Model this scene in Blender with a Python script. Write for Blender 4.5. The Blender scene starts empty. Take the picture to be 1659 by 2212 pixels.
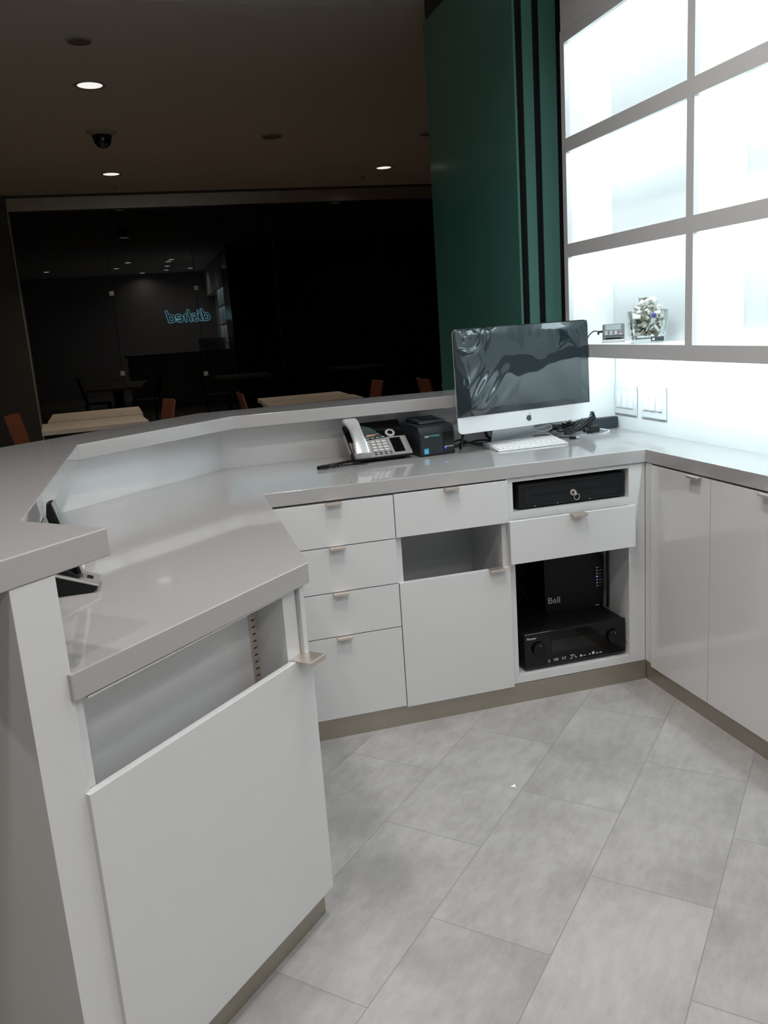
import bpy, bmesh, math, random
from mathutils import Matrix, Vector, noise
R = math.radians
SC = bpy.context.scene
COL = SC.collection
random.seed(7)

# ------------------------------------------------------------------ camera
cam_d = bpy.data.cameras.new('camera')
cam = bpy.data.objects.new('camera', cam_d)
COL.objects.link(cam)
yaw, pit, rol = 0.25454, -0.21978, -0.070757
fw = Vector((math.sin(yaw)*math.cos(pit), math.cos(yaw)*math.cos(pit), math.sin(pit)))
r0 = Vector((math.cos(yaw), -math.sin(yaw), 0)); u0 = r0.cross(fw)
rt = math.cos(rol)*r0 + math.sin(rol)*u0
up = -math.sin(rol)*r0 + math.cos(rol)*u0
M = Matrix((rt, up, -fw)).transposed().to_4x4()
M.translation = Vector((-1.69591, -2.68093, 1.40991))
cam.matrix_world = M
cam_d.sensor_fit = 'VERTICAL'; cam_d.sensor_height = 36; cam_d.lens = 1815.2*36/2212
cam_d.clip_start = 0.05
SC.camera = cam

# ------------------------------------------------------------------ light and exposure
vs = SC.view_settings
vs.view_transform = 'Standard'; vs.look = 'None'; vs.gamma = 1; vs.use_curve_mapping = False
vs.exposure = 0.0
SC.cycles.use_denoising = True
SC.cycles.max_bounces = 10
SC.cycles.sample_clamp_indirect = 8
world = bpy.data.worlds.new('world'); SC.world = world
world.use_nodes = True
world.node_tree.nodes['Background'].inputs[0].default_value = (0.5, 0.55, 0.6, 1)
world.node_tree.nodes['Background'].inputs[1].default_value = 0.004
SHOP_LAMP_W = 9.0        # each recessed lamp of the shop ceiling, added fill lamps included
SHOP_LAMP_C = (1.0, 0.95, 0.915)
MALL_LAMP_W = 8.5         # each recessed lamp of the seating area outside
SHELF_STRIP = 6.4        # emission of the shelf strips
UNDER_STRIP = 85.0
STRIP_C = (0.76, 0.95, 1.0)

# ------------------------------------------------------------------ materials
def mat(name, col, rough=0.5, metal=0.0, spec=0.5, coat=0.0, coat_r=0.05, var=0.0, vscale=6.0,
        bump=0.0, bscale=200.0, ior=1.5, alpha=1.0, trans=0.0, emit=None, estr=0.0, stretch=None):
    m = bpy.data.materials.new(name); m.use_nodes = True
    nt = m.node_tree; b = nt.nodes['Principled BSDF']
    c = (*col, 1)
    b.inputs['Base Color'].default_value = c
    b.inputs['Roughness'].default_value = rough
    b.inputs['Metallic'].default_value = metal
    b.inputs['Specular IOR Level'].default_value = spec
    b.inputs['Coat Weight'].default_value = coat
    b.inputs['Coat Roughness'].default_value = coat_r
    b.inputs['IOR'].default_value = ior
    b.inputs['Alpha'].default_value = alpha
    b.inputs['Transmission Weight'].default_value = trans
    if emit:
        b.inputs['Emission Color'].default_value = (*emit, 1)
        b.inputs['Emission Strength'].default_value = estr
    tc = nt.nodes.new('ShaderNodeTexCoord'); mp = nt.nodes.new('ShaderNodeMapping')
    nt.links.new(tc.outputs['Object'], mp.inputs[0])
    if stretch: mp.inputs['Scale'].default_value = stretch
    if var > 0:
        n = nt.nodes.new('ShaderNodeTexNoise'); n.inputs['Scale'].default_value = vscale; n.inputs['Detail'].default_value = 6
        mx = nt.nodes.new('ShaderNodeMix'); mx.data_type = 'RGBA'
        mx.inputs['A'].default_value = tuple(max(0, v*(1-var)) for v in col)+(1,)
        mx.inputs['B'].default_value = tuple(min(1, v*(1+var)) for v in col)+(1,)
        nt.links.new(mp.outputs[0], n.inputs['Vector'])
        nt.links.new(n.outputs['Fac'], mx.inputs['Factor'])
        nt.links.new(mx.outputs['Result'], b.inputs['Base Color'])
    if bump > 0:
        n2 = nt.nodes.new('ShaderNodeTexNoise'); n2.inputs['Scale'].default_value = bscale
        bp = nt.nodes.new('ShaderNodeBump'); bp.inputs['Strength'].default_value = bump; bp.inputs['Distance'].default_value = 0.002
        nt.links.new(mp.outputs[0], n2.inputs['Vector'])
        nt.links.new(n2.outputs['Fac'], bp.inputs['Height'])
        nt.links.new(bp.outputs[0], b.inputs['Normal'])
    return m

def emission(name, col, strength):
    m = bpy.data.materials.new(name); m.use_nodes = True
    nt = m.node_tree; nt.nodes.clear()
    e = nt.nodes.new('ShaderNodeEmission'); o = nt.nodes.new('ShaderNodeOutputMaterial')
    e.inputs[0].default_value = (*col, 1); e.inputs[1].default_value = strength
    nt.links.new(e.outputs[0], o.inputs[0])
    return m

def tile_material():
    m = bpy.data.materials.new('grey_stone_tile'); m.use_nodes = True
    nt = m.node_tree; b = nt.nodes['Principled BSDF']; L = nt.links.new
    N = nt.nodes.new
    tc = N('ShaderNodeTexCoord'); mp = N('ShaderNodeMapping')
    # rows run along x+y ; row width .30 across x-y
    mp.vector_type = 'POINT'
    mp.inputs['Rotation'].default_value = (0, 0, R(-45))
    mp.inputs['Location'].default_value = (TILE_OX, TILE_OY, 0)
    L(tc.outputs['Object'], mp.inputs[0])
    br = N('ShaderNodeTexBrick')
    br.offset = 0.5; br.offset_frequency = 2; br.squash = 1
    br.inputs['Scale'].default_value = 1
    br.inputs['Brick Width'].default_value = 0.6125
    br.inputs['Row Height'].default_value = 0.3005
    br.inputs['Mortar Size'].default_value = 0.0011
    br.inputs['Mortar Smooth'].default_value = 0.1
    br.inputs['Bias'].default_value = 0
    br.inputs['Color1'].default_value = (0.0, 0.0, 0.0, 1)
    br.inputs['Color2'].default_value = (1, 1, 1, 1)
    br.inputs['Mortar'].default_value = (0.5, 0.5, 0.5, 1)
    L(mp.outputs[0], br.inputs['Vector'])
    n1 = N('ShaderNodeTexNoise'); n1.inputs['Scale'].default_value = 3.2; n1.inputs['Detail'].default_value = 9; n1.inputs['Roughness'].default_value = 0.62
    # offset the clouds per tile
    vm = N('ShaderNodeVectorMath'); vm.operation = 'MULTIPLY_ADD'
    L(br.outputs['Color'], vm.inputs[0]); vm.inputs[1].default_value = (7, 7, 7)
    L(tc.outputs['Object'], vm.inputs[2])
    L(vm.outputs[0], n1.inputs['Vector'])
    n2 = N('ShaderNodeTexNoise'); n2.inputs['Scale'].default_value = 34; n2.inputs['Detail'].default_value = 8; n2.inputs['Roughness'].default_value = 0.7
    mp2 = N('ShaderNodeMapping'); mp2.inputs['Scale'].default_value = (0.35, 1, 1)
    L(mp.outputs[0], mp2.inputs[0]); L(mp2.outputs[0], n2.inputs['Vector'])
    cr = N('ShaderNodeValToRGB')
    cr.color_ramp.elements[0].position = 0.36; cr.color_ramp.elements[0].color = (0.30, 0.290, 0.286, 1)
    cr.color_ramp.elements[1].position = 0.66; cr.color_ramp.elements[1].color = (0.42, 0.407, 0.398, 1)
    L(n1.outputs['Fac'], cr.inputs[0])
    mx = N('ShaderNodeMix'); mx.data_type = 'RGBA'; mx.blend_type = 'OVERLAY'; mx.inputs['Factor'].default_value = 0.27
    L(cr.outputs[0], mx.inputs['A']); L(n2.outputs['Fac'], mx.inputs['B'])
    g = N('ShaderNodeMix'); g.data_type = 'RGBA'
    L(br.outputs['Fac'], g.inputs['Factor']); L(mx.outputs['Result'], g.inputs['A'])
    g.inputs['B'].default_value = (0.22, 0.215, 0.21, 1)
    L(g.outputs['Result'], b.inputs['Base Color'])
    b.inputs['Roughness'].default_value = 0.58
    b.inputs['Specular IOR Level'].default_value = 0.35
    bp = N('ShaderNodeBump'); bp.inputs['Strength'].default_value = 0.25; bp.inputs['Distance'].default_value = 0.001
    inv = N('ShaderNodeMath'); inv.operation = 'SUBTRACT'; inv.inputs[0].default_value = 1
    L(br.outputs['Fac'], inv.inputs[1]); L(inv.outputs[0], bp.inputs['Height']); L(bp.outputs[0], b.inputs['Normal'])
    return m

TILE_OX, TILE_OY = 0.0, 0.0
# mapping (POINT): v' = Rz(-45) v + loc ; u' = (x+y)/sqrt2, v' = (y-x)/sqrt2
# row joints lie at x-y = -0.231 + .425k ; end joints at x+y = -2.18 in the row s in (-.231,.194)
TILE_OY = -0.231/2**.5
TILE_OX = 2.18/2**.5
MT = {}
MT['tile'] = tile_material()
MT['white'] = mat('white_laminate', (0.67, 0.675, 0.68), 0.3, coat=0.35, coat_r=0.06, var=0.01)
MT['white_gloss'] = mat('white_gloss_laminate', (0.74, 0.735, 0.73), 0.2, coat=0.8, coat_r=0.03, var=0.01)
MT['splash'] = mat('glossy_white_panel', (0.84, 0.84, 0.84), 0.12, coat=1.0, coat_r=0.03, var=0.01)
MT['shelf_white'] = mat('white_shelf_board', (0.80, 0.80, 0.80), 0.45, var=0.01)
MT['quartz'] = mat('grey_quartz', (0.41, 0.40, 0.40), 0.07, coat=0.35, coat_r=0.03, var=0.03, vscale=260)
MT['steel'] = mat('brushed_nickel', (0.72, 0.64, 0.59), 0.36, 0.85, var=0.05, vscale=40)
MT['kick'] = mat('brushed_metal_kick', (0.40, 0.37, 0.31), 0.38, 0.75, var=0.06, vscale=12, stretch=(1, 1, 12))
MT['wall'] = mat('painted_wall', (0.72, 0.72, 0.72), 0.6, var=0.02)
MT['backwall'] = mat('grey_painted_wall', (0.34, 0.33, 0.32), 0.6, var=0.03)
MT['ceil'] = mat('ceiling_paint', (0.66, 0.65, 0.62), 0.8, var=0.03, vscale=1.5)
MT['mceil'] = mat('hall_ceiling_paint', (0.64, 0.58, 0.50), 0.85, var=0.05, vscale=2)
MT['mfloor'] = mat('hall_floor', (0.24, 0.21, 0.18), 0.35, var=0.2, vscale=2)
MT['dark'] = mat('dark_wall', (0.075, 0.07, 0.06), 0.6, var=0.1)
MT['cavity'] = mat('dark_cavity_shade', (0.012, 0.012, 0.012), 0.7, var=0.1)  # shade of the open cabinet back put into the colour
MT['glass_dark'] = mat('dark_storefront_glass', (0.0012, 0.0013, 0.0012), 0.012, spec=0.45, var=0.05)
MT['green'] = mat('green_tinted_glass', (0.095, 0.27, 0.23), 0.12, spec=0.5, var=0.08, vscale=2)
MT['green_edge'] = mat('green_glass_edge', (0.18, 0.46, 0.40), 0.3, spec=0.5, var=0.05, vscale=3)
MT['steel_band'] = mat('steel_header', (0.55, 0.50, 0.44), 0.3, 1.0, var=0.15, vscale=2, stretch=(3, 1, 1))
MT['rubber'] = mat('black_seal', (0.004, 0.005, 0.005), 0.7, var=0.1)
MT['beam'] = mat('dark_bronze', (0.055, 0.055, 0.05), 0.5, 0.2, var=0.1)
MT['black'] = mat('black_plastic', (0.0045, 0.005, 0.0055), 0.45, spec=0.3, var=0.08)
MT['black_matt'] = mat('matt_black_plastic', (0.006, 0.007, 0.009), 0.55, spec=0.3, bump=0.25, bscale=900)
MT['black_gloss'] = mat('black_gloss', (0.002, 0.002, 0.0022), 0.08, spec=0.4, var=0.05)
MT['charcoal'] = mat('charcoal_plastic', (0.014, 0.019, 0.024), 0.45, spec=0.35, bump=0.2, bscale=900)
MT['silver'] = mat('silver_plastic', (0.40, 0.39, 0.38), 0.33, 0.45, var=0.04)
MT['silver_l'] = mat('bright_silver_plastic', (0.60, 0.60, 0.60), 0.28, 0.4, var=0.03)
MT['grey_key'] = mat('pale_key', (0.62, 0.62, 0.61), 0.4, var=0.03)
MT['alu'] = mat('aluminium', (0.78, 0.80, 0.82), 0.34, 0.55, var=0.02)
MT['alu_white'] = mat('pale_aluminium', (0.80, 0.83, 0.85), 0.35, 0.1, coat=0.2, var=0.01)
MT['key_white'] = mat('white_key', (0.82, 0.82, 0.82), 0.4, var=0.02)
MT['logo'] = mat('dark_logo', (0.05, 0.06, 0.065), 0.2, var=0.05)
MT['white_cable'] = mat('white_cable', (0.78, 0.78, 0.78), 0.4, var=0.02)
MT['lcd'] = mat('grey_green_lcd', (0.20, 0.25, 0.245), 0.25, var=0.04)
MT['slate'] = mat('slate_grey_plastic', (0.055, 0.072, 0.082), 0.4, var=0.05)
MT['dark_lcd'] = mat('dark_lcd', (0.035, 0.055, 0.05), 0.1, coat=0.5, var=0.2, vscale=30)
MT['red_key'] = mat('red_key', (0.5, 0.12, 0.10), 0.4, var=0.05)
MT['cyan'] = mat('cyan_sticker', (0.03, 0.42, 0.66), 0.35, var=0.05)
MT['blue_led'] = mat('blue_led', (0.01, 0.02, 0.3), 0.2, emit=(0.03, 0.1, 1.0), estr=0.9)
MT['blue_led2'] = mat('indigo_led', (0.05, 0.05, 0.3), 0.2, emit=(0.25, 0.35, 1.0), estr=0.7)
MT['white_led'] = mat('white_led', (0.3, 0.3, 0.3), 0.2, emit=(0.6, 0.8, 1.0), estr=0.22)
MT['print'] = mat('white_print', (0.62, 0.63, 0.63), 0.5, var=0.03)
MT['print_dim'] = mat('grey_print', (0.26, 0.27, 0.28), 0.5, var=0.03)
MT['teal_print'] = mat('teal_print', (0.05, 0.30, 0.30), 0.5, var=0.03)
MT['orange'] = mat('copper_print', (0.75, 0.36, 0.22), 0.4, var=0.25, vscale=120)
MT['purple'] = mat('purple_wrapper', (0.10, 0.07, 0.36), 0.4, var=0.1)
MT['packet'] = mat('white_wrapper', (0.78, 0.78, 0.74), 0.35, var=0.05)
MT['foil'] = mat('silver_foil', (0.62, 0.61, 0.56), 0.22, 0.85, var=0.2, vscale=60)
MT['beige_wrap'] = mat('pale_olive_wrapper', (0.50, 0.49, 0.38), 0.4, var=0.15, vscale=50)
MT['tag'] = mat('dark_tag', (0.05, 0.055, 0.06), 0.4, var=0.05)
MT['clear'] = mat('clear_glass', (0.97, 1.0, 0.99), 0.0, trans=1.0, ior=1.14)
MT['table'] = mat('pale_plank_table', (0.62, 0.54, 0.45), 0.45, var=0.22, vscale=5, stretch=(1.5, 18, 1))
MT['chairwood'] = mat('red_brown_wood', (0.26, 0.085, 0.045), 0.42, var=0.25, vscale=9, stretch=(6, 6, 1))
MT['leg_dark'] = mat('dark_metal_leg', (0.02, 0.02, 0.02), 0.4, 0.6, var=0.1)
MT['lampwhite'] = mat('lamp_reflector', (0.7, 0.68, 0.64), 0.35, var=0.1, emit=(1.0, 0.97, 0.92), estr=0.9)
MT['trimgrey'] = mat('ceiling_trim', (0.36, 0.34, 0.30), 0.6, var=0.05)
MT['grille'] = mat('speaker_grille', (0.16, 0.145, 0.11), 0.7, var=0.1, vscale=60)
MT['dome'] = mat('smoked_dome', (0.004, 0.004, 0.004), 0.05, coat=0.5, var=0.1)
MT['scrap'] = mat('white_scrap', (0.85, 0.86, 0.86), 0.6, var=0.03)
MT['clip'] = mat('steel_clip', (0.42, 0.40, 0.37), 0.4, 0.3, var=0.05)
MT['slot'] = mat('dark_slot', (0.01, 0.01, 0.01), 0.8, var=0.1)
MT['strip'] = emission('cool_white_strip', STRIP_C, SHELF_STRIP)
MT['understrip'] = emission('cool_white_under_strip', STRIP_C, UNDER_STRIP)
MT['shoplamp'] = emission('shop_lamp_lens', (1, 0.97, 0.93), 14)
MT['halo'] = emission('cyan_sign_halo', (0.35, 0.85, 1.0), 7.0)
MT['film'] = mat('clear_protective_film', (0.010, 0.022, 0.028), 0.03, spec=0.7, ior=1.6, var=0.1, alpha=0.9)
MT['screen'] = mat('black_screen_glass', (0.003, 0.0035, 0.004), 0.05, spec=0.6, var=0.05)

# ------------------------------------------------------------------ mesh helpers
class MB:
    """collects shapes, then links them as one mesh object"""
    def __init__(s, mtx=None):
        s.bm = bmesh.new(); s.m = mtx or Matrix.Identity(4)
    def v(s, p): return s.bm.verts.new(s.m @ Vector(p))
    def box(s, x0, x1, y0, y1, z0, z1):
        P = [s.v((x, y, z)) for z in (z0, z1) for x, y in ((x0, y0), (x1, y0), (x1, y1), (x0, y1))]
        for f in ((3, 2, 1, 0), (4, 5, 6, 7), (0, 1, 5, 4), (1, 2, 6, 5), (2, 3, 7, 6), (3, 0, 4, 7)):
            s.bm.faces.new([P[i] for i in f])
        return s
    def hexa(s, bot, top):
        a = [s.v(p) for p in bot]; b = [s.v(p) for p in top]; n = len(a)
        s.bm.faces.new(a[::-1]); s.bm.faces.new(b)
        for i in range(n): s.bm.faces.new((a[i], a[(i+1) % n], b[(i+1) % n], b[i]))
        return s
    def prism(s, poly, z0, z1):
        return s.hexa([(x, y, z0) for x, y in poly], [(x, y, z1) for x, y in poly])
    def prism_ax(s, poly, a0, a1, ax):
        """polygon in the plane across axis ax (0: poly=(y,z), 1: poly=(x,z))"""
        f = (lambda p, a: (a, p[0], p[1])) if ax == 0 else (lambda p, a: (p[0], a, p[1]))
        return s.hexa([f(p, a0) for p in poly], [f(p, a1) for p in poly])
    def cyl(s, c, r, h, ax=2, seg=24, r2=None):
        r2 = r if r2 is None else r2
        def pt(t, k, rr):
            a, b = rr*math.cos(t), rr*math.sin(t)
            if ax == 2: return (c[0]+a, c[1]+b, c[2]+k)
            if ax == 1: return (c[0]+a, c[1]+k, c[2]+b)
            return (c[0]+k, c[1]+a, c[2]+b)
        T = [2*math.pi*i/seg for i in range(seg)]
        return s.hexa([pt(t, 0, r) for t in T], [pt(t, h, r2) for t in T])
    def lathe(s, prof, c=(0, 0, 0), seg=32, cap0=True, cap1=True):
        rings = []
        for r, z in prof:
            rings.append([s.v((c[0]+r*math.cos(2*math.pi*i/seg), c[1]+r*math.sin(2*math.pi*i/seg), c[2]+z)) for i in range(seg)])
        for a, b in zip(rings, rings[1:]):
            for i in range(seg): s.bm.faces.new((a[i], a[(i+1) % seg], b[(i+1) % seg], b[i]))
        if cap0: s.bm.faces.new(rings[0][::-1])
        if cap1: s.bm.faces.new(rings[-1])
        return s
    def loft(s, rings, cap=True):
        V = [[s.v(p) for p in r] for r in rings]; n = len(V[0])
        for a, b in zip(V, V[1:]):
            for i in range(n): s.bm.faces.new((a[i], a[(i+1) % n], b[(i+1) % n], b[i]))
        if cap: s.bm.faces.new(V[0][::-1]); s.bm.faces.new(V[-1])
        return s
    def tube(s, pts, r, seg=8):
        pts = [Vector(p) for p in pts]; rings = []
        nrm = None
        for i, p in enumerate(pts):
            t = (pts[min(i+1, len(pts)-1)] - pts[max(i-1, 0)]).normalized()
            if nrm is None:
                nrm = t.orthogonal().normalized()
            nrm = (nrm - t*nrm.dot(t)).normalized(); bn = t.cross(nrm)
            rings.append([p + r*(math.cos(2*math.pi*k/seg)*nrm + math.sin(2*math.pi*k/seg)*bn) for k in range(seg)])
        return s.loft(rings)
    def sphere(s, c, r, sx=1, sy=1, sz=1, u=16, v=10):
        bmesh.ops.create_uvsphere(s.bm, u_segments=u, v_segments=v, radius=r, matrix=s.m @ Matrix.Translation(c) @ Matrix.Diagonal((sx, sy, sz, 1)))
        return s
    def mesh(s, name):
        bmesh.ops.recalc_face_normals(s.bm, faces=s.bm.faces)
        me = bpy.data.meshes.new(name); s.bm.to_mesh(me); s.bm.free()
        return me

def spline(pts, n=10):
    """Catmull-Rom through points"""
    P = [Vector(p) for p in pts]; P = [2*P[0]-P[1]] + P + [2*P[-1]-P[-2]]
    out = []
    for i in range(1, len(P)-2):
        a, b, c, d = P[i-1:i+3]
        for k in range(n):
            t = k/n
            out.append(0.5*((2*b) + (c-a)*t + (2*a-5*b+4*c-d)*t*t + (3*b-a-3*c+d)*t**3))
    out.append(P[-2])
    return out

def obj(name, mb, m, parent=None, bevel=0.0, seg=2, smooth=35, label=None):
    me = mb.mesh(name) if isinstance(mb, MB) else mb
    o = bpy.data.objects.new(name, me); COL.objects.link(o)
    me.materials.append(MT[m])
    if smooth:
        for p in me.polygons: p.use_smooth = True
        me.set_sharp_from_angle(angle=R(smooth))
    if bevel:
        b = o.modifiers.new('bevel', 'BEVEL'); b.width = bevel; b.segments = seg; b.limit_method = 'ANGLE'; b.angle_limit = R(40)
        b.harden_normals = True
    if parent: o.parent = parent
    if label: o['label'] = label
    return o
def tag(o, label, cat, group=None):
    o['label'] = label; o['category'] = cat
    if group: o['group'] = group
    return o
def thing(name, label, cat, loc=(0, 0, 0), rz=0, group=None):
    o = bpy.data.objects.new(name, None); COL.objects.link(o); o.empty_display_size = 0.05
    o.location = loc; o.rotation_euler = (0, 0, rz)
    return tag(o, label, cat, group)
def struct(name, mb, m, bevel=0.0, parent=None):
    o = obj(name, mb, m, parent, bevel); o['kind'] = 'structure'
    return o
def copy_tree(o, parent=None):
    c = o.copy(); COL.objects.link(c)
    if parent is not None: c.parent = parent
    for ch in list(o.children): copy_tree(ch, c)
    return c
def text_mesh(s, size, ext=0.0004, shear=0.0, offset=0.0, bold=False):
    cu = bpy.data.curves.new('lettering', 'FONT'); cu.body = s; cu.size = size; cu.extrude = ext; cu.shear = shear
    cu.align_x = 'CENTER'; cu.align_y = 'CENTER'; cu.offset = offset; cu.resolution_u = 4
    t = bpy.data.objects.new('lettering', cu); COL.objects.link(t)
    bpy.context.view_layer.update()
    me = bpy.data.meshes.new_from_object(t.evaluated_get(bpy.context.evaluated_depsgraph_get()))
    bpy.data.objects.remove(t); bpy.data.curves.remove(cu)
    return me
def text(name, s, size, m, parent, mtx, **k):
    me = text_mesh(s, size, **k); me.transform(mtx)
    return obj(name, me, m, parent, smooth=0)
def front_mtx(x, y, z):      # text standing upright, read from -Y
    return Matrix.Translation((x, y, z)) @ Matrix.Rotation(R(90), 4, 'X')

# ------------------------------------------------------------------ room shell
HT, TH = 0.90, 0.048          # worktop height, slab thickness
W = 0.233                     # wall plane behind the right-hand run
D_GLASS, ZC = 8.5, 3.16
XF_ = 0.024
struct('floor', MB().box(-2.17, 1.6, -4.6, 0.72, -0.05, 0), 'tile')
struct('floor_outside', MB().prism([(-9, -4.6), (-2.171, -4.6), (-2.171, 0.721), (7, 0.721), (7, 8.5), (-9, 8.5)], -0.05, 0), 'mfloor')
struct('ceiling', MB().box(-9, 0.235, -4.6, 2.35, ZC, ZC+0.1), 'ceil')
struct('ceiling_outside', MB().box(-9, 7, 2.37, 8.7, ZC, ZC+0.1), 'mceil')
struct('trim_1', MB().box(-9, 7, 2.3505, 2.3695, ZC+0.02, ZC+0.1), 'slot')            # shadow gap between the two ceilings
struct('wall_right', MB().box(W+0.002, W+0.12, -4.6, 0.64, 0, ZC), 'wall')
struct('trim_6', MB().box(XF_, W+0.0015, -4.598, 0.636, 2.485, ZC-0.001), 'wall')     # boxed-out wall above the shelf
struct('wall_back', MB().box(-9, W+0.12, -4.7, -4.6, 0, ZC), 'backwall')
struct('wall_left', MB().box(-9.1, -9, -4.7, 8.6, 0, ZC), 'dark')
struct('wall_side', MB().box(7, 7.1, 0.6, 8.7, 0, ZC), 'dark')
struct('wall_return', MB().box(W+0.122, 7, 0.60, 0.72, 0, ZC+0.1), 'dark')
# far storefront: jamb, steel header, dark panes with clips
struct('wall_front', MB().box(-9, -3.09, 8.35, 8.6, 0, ZC), 'dark')
struct('trim_2', MB().box(-3.085, 7, 8.42, 8.56, 2.985, ZC-0.03), 'steel_band')
struct('trim_3', MB().box(-3.085, 7, 8.41, 8.60, ZC-0.028, ZC-0.002), 'dark')
struct('trim_4', MB().box(-3.087, -3.072, 8.40, 8.56, 0, 2.98), 'clip')
win = bpy.data.objects.new('window_1', None); COL.objects.link(win); win['kind'] = 'structure'; win.location = (0, 8.5, 0)
xs = [-3.07, -2.044, -1.023, 0.0, 1.448, 3.0, 5.0, 7.0]
for a, b in zip(xs, xs[1:]):
    obj('pane', MB().box(a+0.004, b-0.004, 0, 0.012, 0.005, 2.98), 'glass_dark', win)
for x, z in ((-2.046, 2.005), (-1.023, 2.013), (-2.043, 1.03), (-1.021, 0.945)):
    obj('clip', MB().box(x-0.027, x+0.027, -0.012, 0.0, z-0.027, z+0.027), 'clip', win, 0.002)
# low counter wall under the raised ledge
struct('wall_counter', MB().prism([(0.017, 0.624), (-1.468, 0.632), (-2.071, 0.050), (-2.071, -1.085), (-2.165, -0.991), (-2.165, 0.10), (-1.512, 0.735), (0.017, 0.73)], 0, 1.063), 'splash')
struct('baseboard_back', MB().box(-1.30, 0.006, 0.006, 0.014, 0.0, 0.074), 'kick')
struct('baseboard_right', MB().box(0.006, 0.014, -1.25, 0.004, 0.0, 0.074), 'kick')
# dark track beam over the parked glass panels
struct('trim_5', MB().prism([(0.022, 2.235), (0.074, 2.235), (0.36, -0.9), (0.31, -0.9)], 3.03, ZC-0.002), 'beam')

# ------------------------------------------------------------------ lamps of the shop ceiling, some added as fill
def shop_lamp(x, y, label):
    t = thing('ceiling_downlight', label, 'light', (x, y, ZC), 0, 'recessed lamps in the shop ceiling')
    obj('trim_ring', MB().lathe([(0.07, -0.006), (0.085, -0.006), (0.087, 0.0), (0.07, 0.0)], cap0=False, cap1=False), 'trimgrey', t)
    obj('lens', MB().cyl((0, 0, -0.003), 0.068, 0.002), 'shoplamp', t)
    ld = bpy.data.lights.new('lamp_light', 'AREA'); ld.shape = 'DISK'; ld.size = 0.16; ld.energy = SHOP_LAMP_W; ld.color = SHOP_LAMP_C; ld.spread = R(150)
    lo = bpy.data.objects.new('lamp_light', ld); COL.objects.link(lo); lo.location = (0, 0, -0.012); lo.parent = t
for i, (x, y) in enumerate(((-1.0, -1.1), (-1.0, -2.4), (-1.0, -3.6), (-1.6, -4.2), (-0.4, -3.4), (-1.9, -0.95), (-2.2, -2.4), (-0.95, -0.65), (-3.8, -2.4))):  # lamps by the rear wall and closest to the counter are added fill
    shop_lamp(x, y, 'small round recessed lamp in the unseen white shop ceiling, some of the set added as fill')

# ------------------------------------------------------------------ lit wall shelf
sh = thing('display_shelf', 'white wall shelf of brightly lit open cells above the counter', 'shelf', (0, 0, 0))
XF = 0.02
zc = dict(top=(2.4349, 2.4833), c1=(2.0315, 2.0844), c2=(1.6253, 1.6781), c3=(1.2200, 1.2718))
ys = [(0.6026, 0.6355), (-0.2402, -0.2017), (-1.083, -1.0445)]
YE = -1.083
fr = MB()
for a, b in ys: fr.box(XF, XF+0.018, a, b, 1.2200, 2.4833)
prev = [(0.6026, -0.2017), (-0.2402, -1.0445)]
for z0, z1 in zc.values():
    for a, b in prev: fr.box(XF, XF+0.018, b, a, z0, z1)
obj('face_frame', fr, 'white', sh)
bd = MB()
for z0, z1 in zc.values(): bd.box(XF+0.0185, W-0.006, YE, 0.6020, z1-0.018, z1)
obj('shelf_board', bd, 'shelf_white', sh)
obj('side_panel', MB().box(XF+0.0185, W, 0.6026, 0.6355, HT+0.002, 2.4833).box(XF, XF+0.0185, 0.6026, 0.6355, HT+0.002, 1.2195), 'shelf_white', sh)
for (a, b), (z0, z1) in [((ys[1][0], ys[1][1]), z) for z in ((1.272, 1.660), (1.6785, 2.066), (2.0848, 2.465))] + [((ys[2][0]+0.001, ys[2][1]), z) for z in ((1.272, 1.660), (1.6785, 2.066), (2.0848, 2.465))]:
    obj('divider', MB().box(XF+0.0185, W-0.006, (a+b)/2-0.009, (a+b)/2+0.009, z0, z1), 'shelf_white', sh)

obj('back_panel', MB().box(W-0.0055, W, YE, 0.6020, 1.2385, 2.4833), 'shelf_white', sh)
for k, (z0, z1) in zc.items():
    if k == 'c3':
        obj('light_strip', MB().box(XF+0.0195, XF+0.034, -1.06, 0.585, z1-0.026, z1-0.0185), 'understrip', sh)
    else:
        for a, b in ((-0.205, 0.590), (-1.047, -0.238)):
            obj('light_panel', MB().box(XF+0.022, W-0.010, a, b, z1-0.034, z1-0.0185), 'strip', sh)

# ------------------------------------------------------------------ stone tops
S2 = 2**-.5
tan = Vector((S2, S2)); inw = Vector((-S2, S2))
q1 = Vector((-1.4105, -0.8735)); q2 = Vector((-1.8796, -1.3346))
n1 = q2 + inw*0.011; n2 = n1 + tan*0.0105; n3 = n2 + inw*0.27
top = [(0, -1.25), (W, -1.25), (W, 0.600), (0.016, 0.600), (0.016, 0.622), (-1.4677, 0.630), (-2.069, 0.050), (-2.069, n3.y+(n3.x+2.069)*1.0 if False else n3.y + (n3.x+2.069)), tuple(n2), tuple(n1), tuple(q2), tuple(q1), (-1.396, 0), (0, 0)]
ct = obj('countertop', MB().prism(top, HT-TH, HT), 'quartz', None, 0.0025)
tag(ct, 'grey polished stone worktop running round the corner under the computer', 'countertop')
HL = 1.112
tip = Vector((-1.7985, -1.2445)); 
far = tip - tan*0.50
led = [(0.016, 0.505), (-1.428, 0.505), (-1.943, 0.055), (-1.952, -1.092), tuple(tip), tuple(far), (far.x-0.03, far.y+0.30), (-2.225, 0.165), (-1.535, 0.775), (0.016, 0.770)]
lg = obj('raised_ledge', MB().prism(led, HL-0.048, HL), 'quartz', None, 0.0025)
tag(lg, 'grey stone ledge raised above the worktop along the outer edge', 'ledge')

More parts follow.
